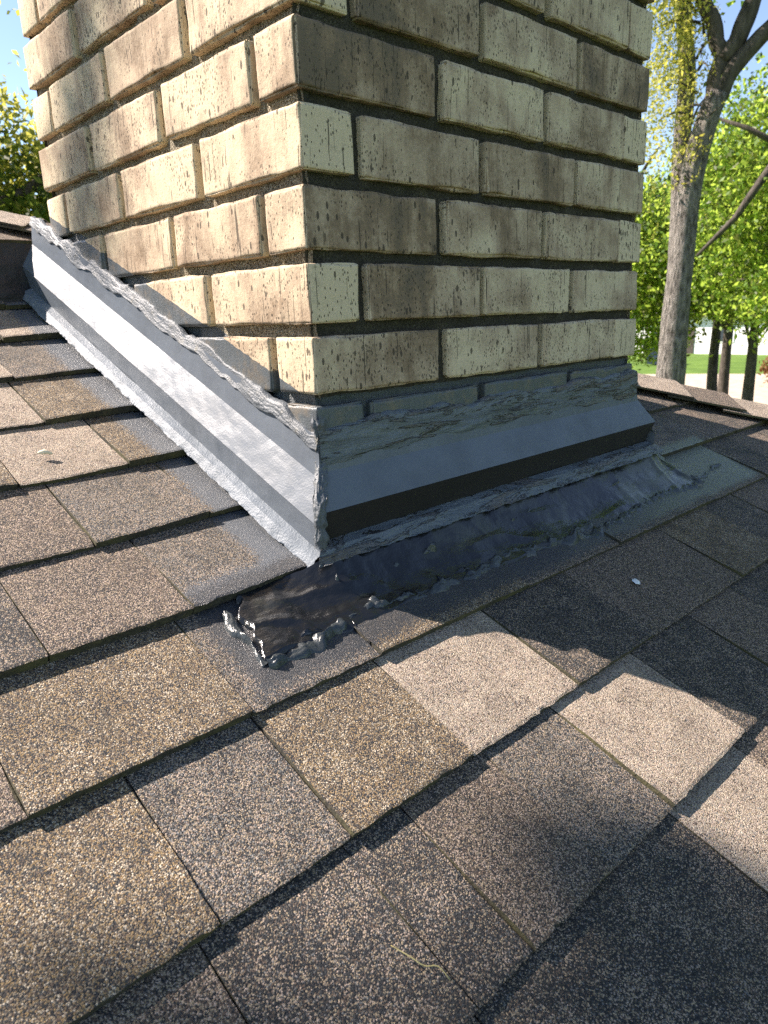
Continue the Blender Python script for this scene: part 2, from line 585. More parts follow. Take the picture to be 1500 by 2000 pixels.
# ================================================================== SETTING: the roof
# deck: near slope and the slope beyond the hip
NEG = -0.011
def on_a(x, y, n=NEG): return (x, y, Z0 + S * y + n)
def on_b(x, y, n=NEG): return (x, y, Z0 + S * (HIPK - x) + n)
YT, YB, XL, XR = 4.2, -1.6, -3.6, 3.04
rv = [on_a(XL, YB), on_a(XR, YB), on_a(HIPK - YT, YT), on_a(XL, YT),
      on_b(XR, YB), on_b(XR, YT), on_b(HIPK - YT, YT),
      on_a(XL, YB, -0.16), on_a(XR, YB, -0.16), on_b(XR, YT, -0.16)]
roof = add_obj('roof', rv, [(0, 1, 2, 3), (4, 5, 6), (7, 8, 1, 0), (8, 9, 5, 4)], M_SH['brown'])
tag(roof, kind='structure')


def hip_x(y):
    return HIPK - y


def shingle(k, u0, u1, mat, thick, seed, lift_side=True):
    """one tab of course k between u0 and u1; its lower edge stands proud by thick."""
    v0 = V0 + k * EXPO
    nu = max(4, int((u1 - u0) / 0.0065) + 1)
    rows = [0.0, 0.003, 0.02, 0.05, 0.09, EXPO - 0.012, EXPO + 0.012]
    vs, fs, mi = [], [], []
    top = 0.0075 + 0.0 * thick
    for r, dv_ in enumerate(rows):
        for i in range(nu):
            u = u0 + (u1 - u0) * i / (nu - 1)
            f = dv_ / EXPO
            n = -0.0075 + thick * (1 - f) + 0.0006 * nz(u * 14 + seed, (v0 + dv_) * 14)
            if lift_side and -0.5 < u < 0.03 and k >= 1:
                n += 0.009 * sstep(-0.22, -0.02, u) * (1 - 0.5 * f)
            jv = 0.0
            if r == 0:
                jv = 0.0016 * nz(u * 60 + seed, 3.1) + 0.0014 * nz(u * 330, seed)
                n -= 0.0009
            ju = 0.0
            if i in (0, nu - 1):
                ju = 0.0022 * nz(seed, dv_ * 60 + i)
            vs.append(roof_pt(u + ju, v0 + dv_ + jv, n))
    fs += grid_faces(nu, len(rows))
    mi += [0] * len(fs)
    b0 = len(vs)
    for i in range(nu):                                   # under edge of the butt
        u = u0 + (u1 - u0) * i / (nu - 1)
        lift = 0.009 * sstep(-0.22, -0.02, u) if (lift_side and -0.5 < u < 0.03 and k >= 1) else 0.0
        vs.append(roof_pt(u, v0 + 0.0012 + 0.0014 * nz(u * 250, seed + 5), -0.0079 + lift * 0.75))
    for i in range(nu - 1):
        fs.append((b0 + i, b0 + i + 1, i + 1, i)); mi.append(1)
    for i in range(nu - 1):                               # underside
        a = (len(rows) - 1) * nu
        fs.append((b0 + i + 1, b0 + i, a + i, a + i + 1)); mi.append(1)
    # the two cut sides
    for side in (0, nu - 1):
        ring = [r * nu + side for r in range(len(rows))] + [b0 + side]
        fs.append(tuple(ring) if side == 0 else tuple(reversed(ring))); mi.append(1)
    return add_obj('shingle', vs, fs, [mat, M_EDGE], roof, mi)


# seam positions read off the roof, course by course, with the blend of each tab
PLAN = {
    -4: [(-0.62, 'slate'), (-0.40, 'brown'), (-0.26, 'slate'), (-0.13, 'brown'), (0.02, 'slate'), (0.17, 'rose'), (0.31, 'brown')],
    -3: [(-0.66, 'gold'), (-0.47, 'slate'), (-0.36, 'brown'), (-0.21, 'slate'), (-0.06, 'slate'), (0.060, 'rose'), (0.202, 'brown'), (0.37, 'slate'), (0.52, 'brown')],
    -2: [(-0.60, 'brown'), (-0.45, 'brown'), (-0.33, 'slate'), (-0.209, 'slate'), (-0.147, 'brown'), (-0.044, 'grey'), (0.063, 'rose'), (0.225, 'slate'), (0.37, 'brown'), (0.50, 'slate'), (0.64, 'slate'), (0.80, 'brown'), (0.95, 'slate')],
    -1: [(-0.62, 'slate'), (-0.46, 'gold'), (-0.315, 'grey'), (-0.201, 'gold'), (-0.057, 'rose'), (0.114, 'slate'), (0.280, 'brown'), (0.541, 'gold'), (0.70, 'slate'), (0.82, 'brown'), (0.95, 'slate'), (1.08, 'gold'), (1.22, 'slate')],
    0: [(-0.62, 'grey'), (-0.50, 'brown'), (-0.386, 'gold'), (-0.200, 'grey'), (-0.048, 'gold'), (0.203, 'brown'), (0.424, 'grey'), (0.748, 'brown'), (0.985, 'slate'), (1.10, 'brown'), (1.24, 'slate')],
    1: [(-0.66, 'brown'), (-0.48, 'slate'), (-0.319, 'brown'), (-0.180, 'grey'), (-0.02, 'gold'), (0.60, 'slate'), (0.80, 'grey'), (1.032, 'brown'), (1.155, 'slate')],
    2: [(-0.60, 'gold'), (-0.42, 'brown'), (-0.219, 'grey'), (-0.082, 'gold'), (0.60, 'grey'), (0.82, 'brown'), (1.00, 'slate'), (1.14, 'brown')],
    3: [(-0.62, 'rose'), (-0.40, 'gold'), (-0.248, 'rose'), (-0.117, 'gold'), (0.62, 'slate'), (0.80, 'grey'), (0.93, 'brown'), (1.06, 'slate')],
    4: [(-0.60, 'grey'), (-0.34, 'rose'), (-0.168, 'gold'), (0.64, 'brown'), (0.78, 'slate'), (0.92, 'brown')],
    5: [(-0.55, 'brown'), (-0.31, 'rose'), (-0.160, 'grey'), (0.62, 'brown'), (0.80, 'slate')],
    6: [(-0.58, 'grey'), (-0.30, 'brown'), (-0.13, 'rose'), (0.64, 'brown')],
    7: [(-0.52, 'brown'), (-0.26, 'grey'), (-0.08, 'slate'), (0.3, 'brown')],
    8: [(-0.55, 'slate'), (-0.3, 'brown'), (-0.12, 'grey'), (0.15, 'slate')],
    9: [(-0.5, 'grey'), (-0.24, 'brown'), (0.02, 'slate')],
}
cnt = 0
for k, tabs in PLAN.items():
    ym = (V0 + (k + 0.5) * EXPO) * CT
    xend = min(hip_x(ym) - 0.02, 1.34)
    for i, (u0, blend) in enumerate(tabs):
        u1 = tabs[i + 1][0] if i + 1 < len(tabs) else xend
        if u0 >= xend: continue
        u1 = min(u1, xend)
        if k >= 2 and u0 > -0.09 and u0 < 0 and u1 > 0.1: u1 = 0.0
        if k == 1 and u0 == -0.02: u1 = 0.6
        if u0 < -0.05 and u1 > 0.03 and k >= 2 and k <= 6: u1 = 0.0
        if u1 - u0 > 0.33 and k <= 6 and k not in (1,): u1 = u0 + 0.24 if u0 > 0.5 else u1
        raised = (i + k) % 2 == 0
        thick = 0.0092 if raised else 0.0058
        if k == 1: thick = 0.0105
        shingle(k, u0 + 0.0009, u1 - 0.0009, M_SH[blend], thick, k * 3.7 + i * 1.3)
        cnt += 1

# the rest of the slope, outside the picture: stepped courses as one mass
vs, fs = [], []
def strip(k, u0, u1):
    v0 = V0 + k * EXPO
    b = len(vs)
    for (dv_, n) in ((0, -0.0079), (0, -0.001), (EXPO + 0.01, -0.0078)):
        for u in (u0, u1):
            vs.append(roof_pt(u, v0 + dv_, n))
    fs.append((b, b + 1, b + 3, b + 2)); fs.append((b + 2, b + 3, b + 5, b + 4))
for k in range(-11, 32):
    ym = (V0 + (k + 0.5) * EXPO) * CT
    xend = hip_x(ym) - 0.03
    if k in PLAN:
        strip(k, XL, PLAN[k][0][0] - 0.001)
        if xend > 1.341: strip(k, 1.341, min(xend, XR))
        if k == -4: strip(k, 0.45, 1.34)
        if k == -3: strip(k, 0.70, 1.34)
    else:
        strip(k, XL, min(xend, XR))
field = add_obj('shingle_field', vs, fs, M_SH['brown'], roof)
tag(field, kind='stuff')

# hip caps: bent shingles lapped up the hip
hip_dir = Vector((-1, 1, S)).normalized()
hip_mid = Vector((HIPK - 0.0, 0.0, Z0))
capA = Vector((-1, -1, 0)).normalized()           # plan direction away from the hip, on the near slope
EXC = 0.132
def hip_shingle(i, mat):
    seed = i * 2.3
    s0 = i * EXC + 0.012 * nz(seed, 0.3)
    rows = [0.0, 0.004, 0.06, 0.13, 0.19]
    nw = 15
    hw = 0.118 + 0.006 * nz(seed, 1.7)
    vs, fs, mi = [], [], []
    for dv_ in rows:
        c = hip_mid + hip_dir * (s0 + dv_)
        f = dv_ / rows[-1]
        for j in range(nw):
            a = -1 + 2 * j / (nw - 1)
            w = a * hw
            # local axes: across near slope (negative a) or far slope (positive a)
            drop = (S / math.sqrt(2)) * math.sqrt(w * w + 0.00022) - 0.004
            p = c + Vector((1, 1, 0)).normalized() * w
            p.z -= drop
            p.z += 0.017 - 0.011 * f + 0.002 * abs(a) ** 3 + 0.0015 * nz(seed + a * 2, dv_ * 9)
            if dv_ == 0: p -= hip_dir * (0.004 * nz(seed, a * 4)); p.z -= 0.0012
            vs.append(tuple(p))
    n = len(vs)
    for v in list(vs):
        vs.append((v[0], v[1], v[2] - 0.0045))
    R_ = len(rows)
    fs += grid_faces(nw, R_, 0, True); mi += [0] * len(fs)
    m2 = grid_faces(nw, R_, n); fs += m2; mi += [1] * len(m2)
    for j in range(nw - 1):
        fs.append((j, j + 1, n + j + 1, n + j)); mi.append(1)
        a = (R_ - 1) * nw
        fs.append((a + j + 1, a + j, n + a + j, n + a + j + 1)); mi.append(1)
    for r in range(R_ - 1):
        for j in (0, nw - 1):
            q = (r * nw + j, n + r * nw + j, n + (r + 1) * nw + j, (r + 1) * nw + j)
            fs.append(q if j == 0 else q[::-1]); mi.append(1)
    return add_obj('hip_shingle', vs, fs, [mat, M_EDGE], roof, mi)
for i in range(-12, 22):
    p = hip_mid + hip_dir * (i * EXC)
    if -0.06 < p.x - 0.60 < 0.16 and 0.55 < p.y < 0.86:
        continue
    hip_shingle(i, M_SH[('rose', 'brown', 'rose', 'grey')[i % 4]])

# saddle behind the chimney: felted upstand and a flatter shingled top running back to the hip
vs, fs = [], []
nu, nr = 90, 16
for j in range(nr):
    f = j / (nr - 1)
    for i in range(nu):
        x = -0.75 + 1.35 * i / (nu - 1)
        zb = Z0 + S * 0.78 - 0.006
        zt = 0.166
        z = zb + (zt - zb) * f
        y = 0.765 + 0.035 * f ** 0.7 + 0.016 * fbm(x * 9, z * 26, 1.0, 4) * math.sin(math.pi * min(1, f * 0.92 + 0.08)) \
            + 0.006 * nz(x * 30, z * 70, 4) * (1 - f)
        vs.append((x, y, z))
fs = grid_faces(nu, nr)
add_obj('saddle_upstand', vs, fs, M_FELT, roof, smooth=True)
vs, fs, mi = [], [], []
for j in range(14):
    f = j / 13
    for i in range(60):
        x = -0.75 + 1.35 * i / 59
        yb = HIPK - x - 0.03
        y = 0.797 + (yb - 0.797) * f
        zr = Z0 + S * y
        z = 0.170 + (max(zr + 0.002, 0.172) - 0.170) * f ** 1.3
        if y < 0.797: y = 0.797
        vs.append((x, y - (0.004 * nz(x * 60, 2.2) if j == 0 else 0), z))
fs = grid_faces(60, 14); mi = [0] * len(fs)
b = len(vs)
for i in range(60):
    v = vs[i]; vs.append((v[0], v[1] + 0.003, v[2] - 0.005))
for i in range(59):
    fs.append((b + i, b + i + 1, i + 1, i)); mi.append(1)
add_obj('saddle_top', vs, fs, [M_SH['rose'], M_EDGE], roof, mi)

# ================================================================== THE CHIMNEY
chimney = empty('chimney', (0, 0, 0))
tag(chimney, 'square chimney of sandy tan bricks with raked joints rising through the roof', 'chimney')


def brick_mesh(L, Wd, H, step, seed):
    def ticks(T):
        h = T / 2
        if step > 0.02: return [-h, -h + 0.004, h - 0.004, h]
        m = max(1, int(round((T - 0.014) / step)))
        return [-h, -h + 0.0008, -h + 0.0018, -h + 0.0042] + [-h + 0.007 + (T - 0.014) * i / m for i in range(m + 1)] + [h - 0.0042, h - 0.0018, h - 0.0008, h]
    tx, ty, tz = ticks(L), ticks(Wd), ticks(H)
    nx, ny, nzv = len(tx) - 1, len(ty) - 1, len(tz) - 1
    idx = {}
    vs, fs = [], []
    hx, hy, hz = L / 2, Wd / 2, H / 2

    def vert(i, j, k):
        key = (i, j, k)
        if key in idx: return idx[key]
        x, y, z = tx[i], ty[j], tz[k]
        # distance from the two nearest faces -> how close to an edge
        dx, dy, dz = hx - abs(x), hy - abs(y), hz - abs(z)
        d = sorted((dx, dy, dz))
        edge = d[1]
        ch = 0.5 + 0.5 * nz(x * 22 + seed, y * 22, z * 22)
        rad = 0.0021 + 0.0035 * max(0.0, ch - 0.45)
        chip = 0.0010 + 0.0085 * max(0.0, ch - 0.48) ** 1.2
        chip += 0.0040 * max(0.0, nz(x * 75 + seed, y * 75, z * 75 + seed) - 0.12)
        pull = chip * max(0.0, 1 - edge / rad) ** 1.5
        q = Vector((x, y, z))
        sx, sy, sz = (1 if x > 0 else -1), (1 if y > 0 else -1), (1 if z > 0 else -1)
        if dx < 0.007: q.x -= sx * pull * (1 if dx <= d[1] else 0)
        if dy < 0.007: q.y -= sy * pull * (1 if dy <= d[1] else 0)
        if dz < 0.007: q.z -= sz * pull * (1 if dz <= d[1] else 0)
        # broad unevenness of the faces
        e = 0.0017 * nz(x * 16 + seed, y * 16, z * 20) + 0.0007 * nz(x * 60, y * 60 + seed, z * 45)
        if dy < 1e-6: q.y += sy * e
        if dx < 1e-6: q.x += sx * e * 0.7
        if dz < 1e-6: q.z += sz * (0.0020 * nz(x * 18 + seed, y * 18, sz * 3.0) + 0.0010 * nz(x * 70, seed, sz * 2.0))
        idx[key] = len(vs)
        vs.append(tuple(q))
        return idx[key]
    for i in range(nx):
        for k in range(nzv):
            fs.append((vert(i, 0, k), vert(i + 1, 0, k), vert(i + 1, 0, k + 1), vert(i, 0, k + 1)))
            fs.append((vert(i + 1, ny, k), vert(i, ny, k), vert(i, ny, k + 1), vert(i + 1, ny, k + 1)))
    for j in range(ny):
        for k in range(nzv):
            fs.append((vert(0, j + 1, k), vert(0, j, k), vert(0, j, k + 1), vert(0, j + 1, k + 1)))
            fs.append((vert(nx, j, k), vert(nx, j + 1, k), vert(nx, j + 1, k + 1), vert(nx, j, k + 1)))
    for i in range(nx):
        for j in range(ny):
            fs.append((vert(i, j + 1, 0), vert(i + 1, j + 1, 0), vert(i + 1, j, 0), vert(i, j, 0)))
            fs.append((vert(i, j, nzv), vert(i + 1, j, nzv), vert(i + 1, j + 1, nzv), vert(i, j + 1, nzv)))
    return vs, fs


HB = 0.071
# plan runs (start, end) along a face, by course parity; the header ends belong to the neighbouring face's bricks
FRONT = {0: [(0, 0.203), (0.217, 0.418), (0.432, 0.632)], 1: [(0.083, 0.282), (0.294, 0.497), (0.510, 0.705)]}
LEFT = {0: [(0.084, 0.281), (0.294, 0.503), (0.518, 0.715)], 1: [(0, 0.201), (0.215, 0.421), (0.434, 0.633)]}
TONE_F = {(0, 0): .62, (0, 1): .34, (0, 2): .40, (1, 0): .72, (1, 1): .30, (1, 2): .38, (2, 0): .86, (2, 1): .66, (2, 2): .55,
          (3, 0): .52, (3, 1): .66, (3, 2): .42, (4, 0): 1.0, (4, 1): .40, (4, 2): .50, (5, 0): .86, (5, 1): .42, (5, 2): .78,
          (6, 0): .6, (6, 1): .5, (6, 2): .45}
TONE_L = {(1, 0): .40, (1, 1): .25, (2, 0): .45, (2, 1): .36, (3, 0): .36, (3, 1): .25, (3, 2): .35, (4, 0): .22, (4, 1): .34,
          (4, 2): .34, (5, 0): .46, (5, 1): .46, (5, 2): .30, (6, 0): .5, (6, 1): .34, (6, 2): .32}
def put_brick(L, cx, cy, cz, rot, tone, step, seed, H=BH):
    vs, fs = brick_mesh(L, HB, H, step, seed)
    o = add_obj('brick', vs, fs, M_BRICK, chimney, smooth=True)
    o.location = (cx, cy, cz)
    o.rotation_euler = (0.006 * nz(seed, 1.1), 0.006 * nz(seed, 2.2), rot + 0.006 * nz(seed, 3.3))
    o.color = (tone, tone, tone, 1)
    return o
ROW0, ROW1 = -6, 17
for k in range(ROW0, ROW1):
    par = k % 2
    near = -3 <= k <= 8
    zc = k * PITCH - BH / 2
    for i, (a, b) in enumerate(FRONT[par]):
        j1, j2, j3 = (0.0035 * nz(k * 1.7 + i * 5.1, 9.1), 0.0045 * nz(k * 2.3, i * 3.1, 4), 0.0016 * nz(k * 4.4, i * 1.9, 8))
        if k < -3: continue
        put_brick(b - a - 0.001, (a + b) / 2 + (j1 if i else 0), HB / 2 + j2, zc + j3, 0.0,
                  TONE_F.get((k, i), 0.3 + 0.5 * rng.random()), 0.0075 if near else 0.03, k * 7.1 + i * 2.9)
    for i, (a, b) in enumerate(LEFT[par]):
        yc = (a + b) / 2
        if zc + 0.03 < Z0 + S * yc: continue
        j1, j2, j3 = (0.0025 * nz(k * 1.3 + i * 4.1, 19.1), 0.0025 * nz(k * 2.9, i * 3.7, 14), 0.0016 * nz(k * 3.4, i * 2.9, 18))
        put_brick(b - a - 0.001, HB / 2 + j2, yc + (j1 if i else 0), zc + j3, -math.pi / 2,
                  TONE_L.get((k, i), 0.2 + 0.35 * rng.random()), 0.0075 if near else 0.03, k * 5.3 + i * 3.3 + 40)
    # back and right faces
    for i, (a, b) in enumerate(FRONT[1 - par]):
        a2, b2 = a, b
        if zc + 0.03 < Z0 + S * D: continue
        put_brick(b - a - 0.001, (a2 + b2) / 2, D - HB / 2, zc, math.pi, 0.3 + 0.4 * rng.random(), 0.03, k * 3.1 + i + 80)
    for i, (a, b) in enumerate(LEFT[1 - par]):
        a2, b2 = a, b
        yc = (a2 + b2) / 2
        if zc + 0.03 < Z0 + S * yc: continue
        put_brick(b - a - 0.001, W - HB / 2, yc, zc, math.pi / 2, 0.3 + 0.4 * rng.random(), 0.012 if near else 0.03, k * 2.7 + i + 120)

# mortar: one rough core a little behind the brick faces
vs, fs = [], []
ZB, ZT = -0.50, (ROW1 - 1) * PITCH
def mortar_wall(axis, sgn, length, fixed, near):
    st = 0.0065 if near else 0.03
    nu = int(length / st) + 1
    zt = 0.72 if near else ZT
    nzr = int((zt - ZB) / st) + 1
    b = len(vs)
    for j in range(nzr):
        z = ZB + (zt - ZB) * j / (nzr - 1)
        for i in range(nu):
            t = -0.0 + length * i / (nu - 1)
            d = 0.0118 + 0.0042 * fbm(t * 20, z * 20, fixed * 5 + axis, 3) + 0.0012 * nz(t * 120, z * 120, axis)
            d = max(0.003, d)
            edge_in = 0.007
            tt = edge_in + (length - 2 * edge_in) * i / (nu - 1)
            if axis == 0: vs.append((tt, fixed + sgn * -d, z))
            else: vs.append((fixed + sgn * -d, tt, z))
    fl = (axis == 0 and sgn > 0) or (axis == 1 and sgn < 0)
    fs.extend(grid_faces(nu, nzr, b, fl))
    if near and ZT > zt:
        b = len(vs)
        for z in (zt, ZT):
            for t in (0.008, length - 0.008):
                vs.append((t, fixed - sgn * 0.009, z) if axis == 0 else (fixed - sgn * 0.009, t, z))
        fs.append((b, b + 1, b + 3, b + 2))
mortar_wall(0, -1, W, 0.0, True)
mortar_wall(1, -1, D, 0.0, True)
mortar_wall(0, 1, W, D, False)
mortar_wall(1, 1, D, W, False)
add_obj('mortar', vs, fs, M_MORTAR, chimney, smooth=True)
# crown slab out of the picture, closes the stack
z1, z2 = ZT - 0.0, ZT + 0.07
cv = [(-0.03, -0.03, z1), (W + 0.03, -0.03, z1), (W + 0.03, D + 0.03, z1), (-0.03, D + 0.03, z1),
      (-0.03, -0.03, z2), (W + 0.03, -0.03, z2), (W + 0.03, D + 0.03, z2), (-0.03, D + 0.03, z2),
      (0.2, 0.2, z2 + 0.04), (W - 0.2, 0.2, z2 + 0.04), (W - 0.2, D - 0.2, z2 + 0.04), (0.2, D - 0.2, z2 + 0.04)]
cf = [(3, 2, 1, 0), (0, 1, 5, 4), (1, 2, 6, 5), (2, 3, 7, 6), (3, 0, 4, 7), (4, 5, 9, 8), (5, 6, 10, 9), (6, 7, 11, 10), (7, 4, 8, 11), (8, 9, 10, 11)]
add_obj('crown', cv, cf, M_CONC, chimney)

# ================================================================== THE FLASHING
flash = empty('chimney_flashing', (0, 0, Z0))
FO = Vector((0, 0, Z0))
tag(flash, 'grey painted sheet metal flashing folded around the chimney base, sealed with lumpy tar', 'flashing')


def loc(p):
    return (p[0], p[1], p[2] - Z0)


def side_sheet(name, prof, mat, y1, mirror=False, amp=0.0007, ny=130, y0=None, sub=5, rag=0.0, seed=0.0):
    """sheet running up the slope beside the chimney; prof is (d outward, w above the roof plane)."""
    P = []
    for i in range(len(prof) - 1):
        for s_ in range(sub):
            t = s_ / sub
            P.append((prof[i][0] * (1 - t) + prof[i + 1][0] * t, prof[i][1] * (1 - t) + prof[i + 1][1] * t, 0.0))
    P.append((prof[-1][0], prof[-1][1], 1.0))
    vs = []
    for j in range(ny):
        f = j / (ny - 1)
        for (d, w, last) in P:
            ys = -d if y0 is None else y0
            y = ys + (y1 - ys) * f
            e = amp * (1.6 * nz(y * 5 + seed, d * 12, w * 10) + nz(y * 18 + seed, d * 40, w * 25) + 0.5 * nz(y * 70 + seed, w * 90, 2))
            dd = d + e + (rag * nz(y * 60, seed, 5.5) + rag * 0.7 * nz(y * 190, seed, 1.5) if last else 0)
            ww = w + 0.4 * e
            x = -dd if not mirror else W + dd
            vs.append(loc((x, y, Z0 + S * y + ww)))
    return add_obj(name, vs, grid_faces(len(P), ny, 0, mirror), mat, flash, smooth=False)


def front_sheet(name, prof, mat, amp=0.0007, nx=150, sub=5, rag=0.0, seed=0.0, x0=None, x1=None):
    """sheet along the downhill face; prof is (d outward, z)."""
    P = []
    for i in range(len(prof) - 1):
        for s_ in range(sub):
            t = s_ / sub
            P.append((prof[i][0] * (1 - t) + prof[i + 1][0] * t, prof[i][1] * (1 - t) + prof[i + 1][1] * t, 0.0))
    P.append((prof[-1][0], prof[-1][1], 1.0))
    vs = []
    for j in range(nx):
        f = j / (nx - 1)
        for (d, z, last) in P:
            a = -d if x0 is None else x0
            b = W + d if x1 is None else x1
            x = a + (b - a) * f
            e = amp * (1.6 * nz(x * 5 + seed, d * 12, z * 10) + nz(x * 18 + seed, d * 40, z * 25) + 0.5 * nz(x * 70 + seed, z * 90, 2))
            dd = d + e + (rag * nz(x * 60, seed, 5.5) + rag * 0.7 * nz(x * 190, seed, 1.5) if last else 0)
            vs.append(loc((x, -dd, z + 0.4 * e + 0.010 * f * 0.6)))
    return add_obj(name, vs, grid_faces(len(P), nx, 0, True), mat, flash, smooth=False)


o = side_sheet('side_panel', [(0.0035, 0.142), (0.0085, 0.098), (0.031, 0.060)], M_METAL, 0.79, sub=8)
tag(o, 'sunlit side panel climbing the roof slope')
side_sheet('drip_edge', [(0.031, 0.0598), (0.0305, 0.0585), (0.0255, 0.026)], M_METAL, 0.79)
o = side_sheet('flange', [(0.0252, 0.0262), (0.036, 0.021), (0.0435, 0.0105)], M_FLANGE, 0.78, y0=-0.026, amp=0.0016, rag=0.0022, seed=3.0, ny=260)
tag(o, 'pale sealed flange along the shingles')
o = front_sheet('front_panel', [(0.004, -0.128), (0.0075, -0.148), (0.031, -0.187)], M_METAL, sub=8)
tag(o, 'shaded front panel across the chimney face')
front_sheet('drip_edge', [(0.031, -0.1872), (0.0305, -0.1885), (0.0185, -0.2225)], M_DRIP_SHADE, amp=0.0004)
o = front_sheet('flange', [(0.0180, -0.2223), (0.032, -0.2275), (0.045, -0.241)], M_SMEAR, amp=0.0024, nx=300, rag=0.004, seed=7.0)
side_sheet('side_panel', [(0.0035, 0.142), (0.0085, 0.098), (0.031, 0.060)], M_METAL, 0.60, mirror=True, ny=60)
side_sheet('drip_edge', [(0.031, 0.0598), (0.0300, 0.026)], M_METAL, 0.60, mirror=True, ny=60)
side_sheet('flange', [(0.0300, 0.0262), (0.042, 0.016), (0.062, 0.006)], M_FLANGE, 0.60, mirror=True, amp=0.0015, rag=0.002, ny=80)


def lumps(t, q, seed):
    a = fbm(t * 95 + seed, q * 5.0, seed, 4)
    b = fbm(t * 22 + seed, q * 1.6, seed + 3, 3)
    c = abs(nz(t * 40 - q * 1.5 + seed, q * 4.0, seed + 9))
    return 0.55 * a + 0.5 * b + 0.5 * (0.4 - c)


def bead_side(name, w_lo, w_hi, d_in, amp, y1, seed, ny=330, nq=22):
    vs = []
    for j in range(ny):
        y = -0.004 + (y1 + 0.004) * j / (ny - 1)
        lo = w_lo + 0.014 * fbm(y * 9, seed, 1.0, 4) + 0.003 * nz(y * 60, seed, 6)
        hi = w_hi + 0.010 * fbm(y * 20, seed, 8.0, 3)
        g = min(1.3, max(0.08, 0.50 + 1.3 * fbm(y * 8, seed, 3.0, 3)))
        for i in range(nq):
            q = i / (nq - 1)
            prof = math.sin(math.pi * q) ** 0.6 * g
            d = d_in + 0.0035 * prof + amp * max(-0.3, lumps(y, q * 3, seed)) * prof - (0.006 if i in (0, nq - 1) else 0)
            w = lo + (hi - lo) * q
            vs.append(loc((-d - 0.006 * (1 - q) ** 2, y, Z0 + S * y + w)))
    return add_obj(name, vs, grid_faces(nq, ny), M_TAR, flash, smooth=True)


def bead_front(name, z_lo, z_hi, d_in, amp, seed, x0=-0.004, x1=None, nx=330, nq=24):
    vs = []
    x1 = W + 0.004 if x1 is None else x1
    for j in range(nx):
        x = x0 + (x1 - x0) * j / (nx - 1)
        lo = z_lo + 0.010 * fbm(x * 11, seed, 1.0, 3) + 0.004 * nz(x * 45, seed, 6)
        hi = z_hi + 0.010 * fbm(x * 14, seed, 8.0, 3)
        for i in range(nq):
            q = i / (nq - 1)
            prof = math.sin(math.pi * q) ** 0.6
            lump = 0.6 * fbm(x * 17 + seed, q * 4.2, seed, 4) + 0.5 * (0.45 - abs(nz(x * 9 + seed, q * 5.5, seed + 4)))
            d = d_in + 0.003 * prof + amp * lump * prof - (0.006 if i in (0, nq - 1) else 0)
            z = lo + (hi - lo) * q + 0.006 * (x / W)
            vs.append(loc((x, -d, z)))
    return add_obj(name, vs, grid_faces(nq, nx, 0, True), M_SMEAR, flash, smooth=True)


bead_side('sealant_bead', 0.128, 0.147, 0.0020, 0.0017, 0.79, 2.0)
bead_front('sealant_bead', -0.151, -0.096, 0.0030, 0.0040, 5.0)
# torn sealant piled on the front corner
vs = []
nh, na = 150, 22
for j in range(nh):
    f = j / (nh - 1)
    z = -0.088 - 0.138 * f
    d0 = 0.004 + 0.027 * sstep(0.30, 0.75, f)
    r = 0.0062 + 0.0022 * fbm(z * 50, 1.0, 2.0, 3)
    for i in range(na):
        a = math.pi * 0.5 + math.pi * 1.0 * i / (na - 1) + math.pi * 0.25
        rr = r * (1 + 0.32 * fbm(z * 90, math.cos(a) * 2, math.sin(a) * 2, 4))
        cx, cy = -d0 + 0.004, -d0 + 0.004
        # spread along both walls
        k1 = math.cos(a); k2 = math.sin(a)
        px = cx + rr * (1.5 * k1 if k1 > 0 else k1)
        py = cy + rr * -abs(k2) if False else cy + rr * k2
        vs.append(loc((px, py, z + 0.004 * nz(a * 3, z * 80))))
fs = grid_faces(na, nh)
add_obj('corner_sealant', vs, fs, M_TAR, flash, smooth=True)
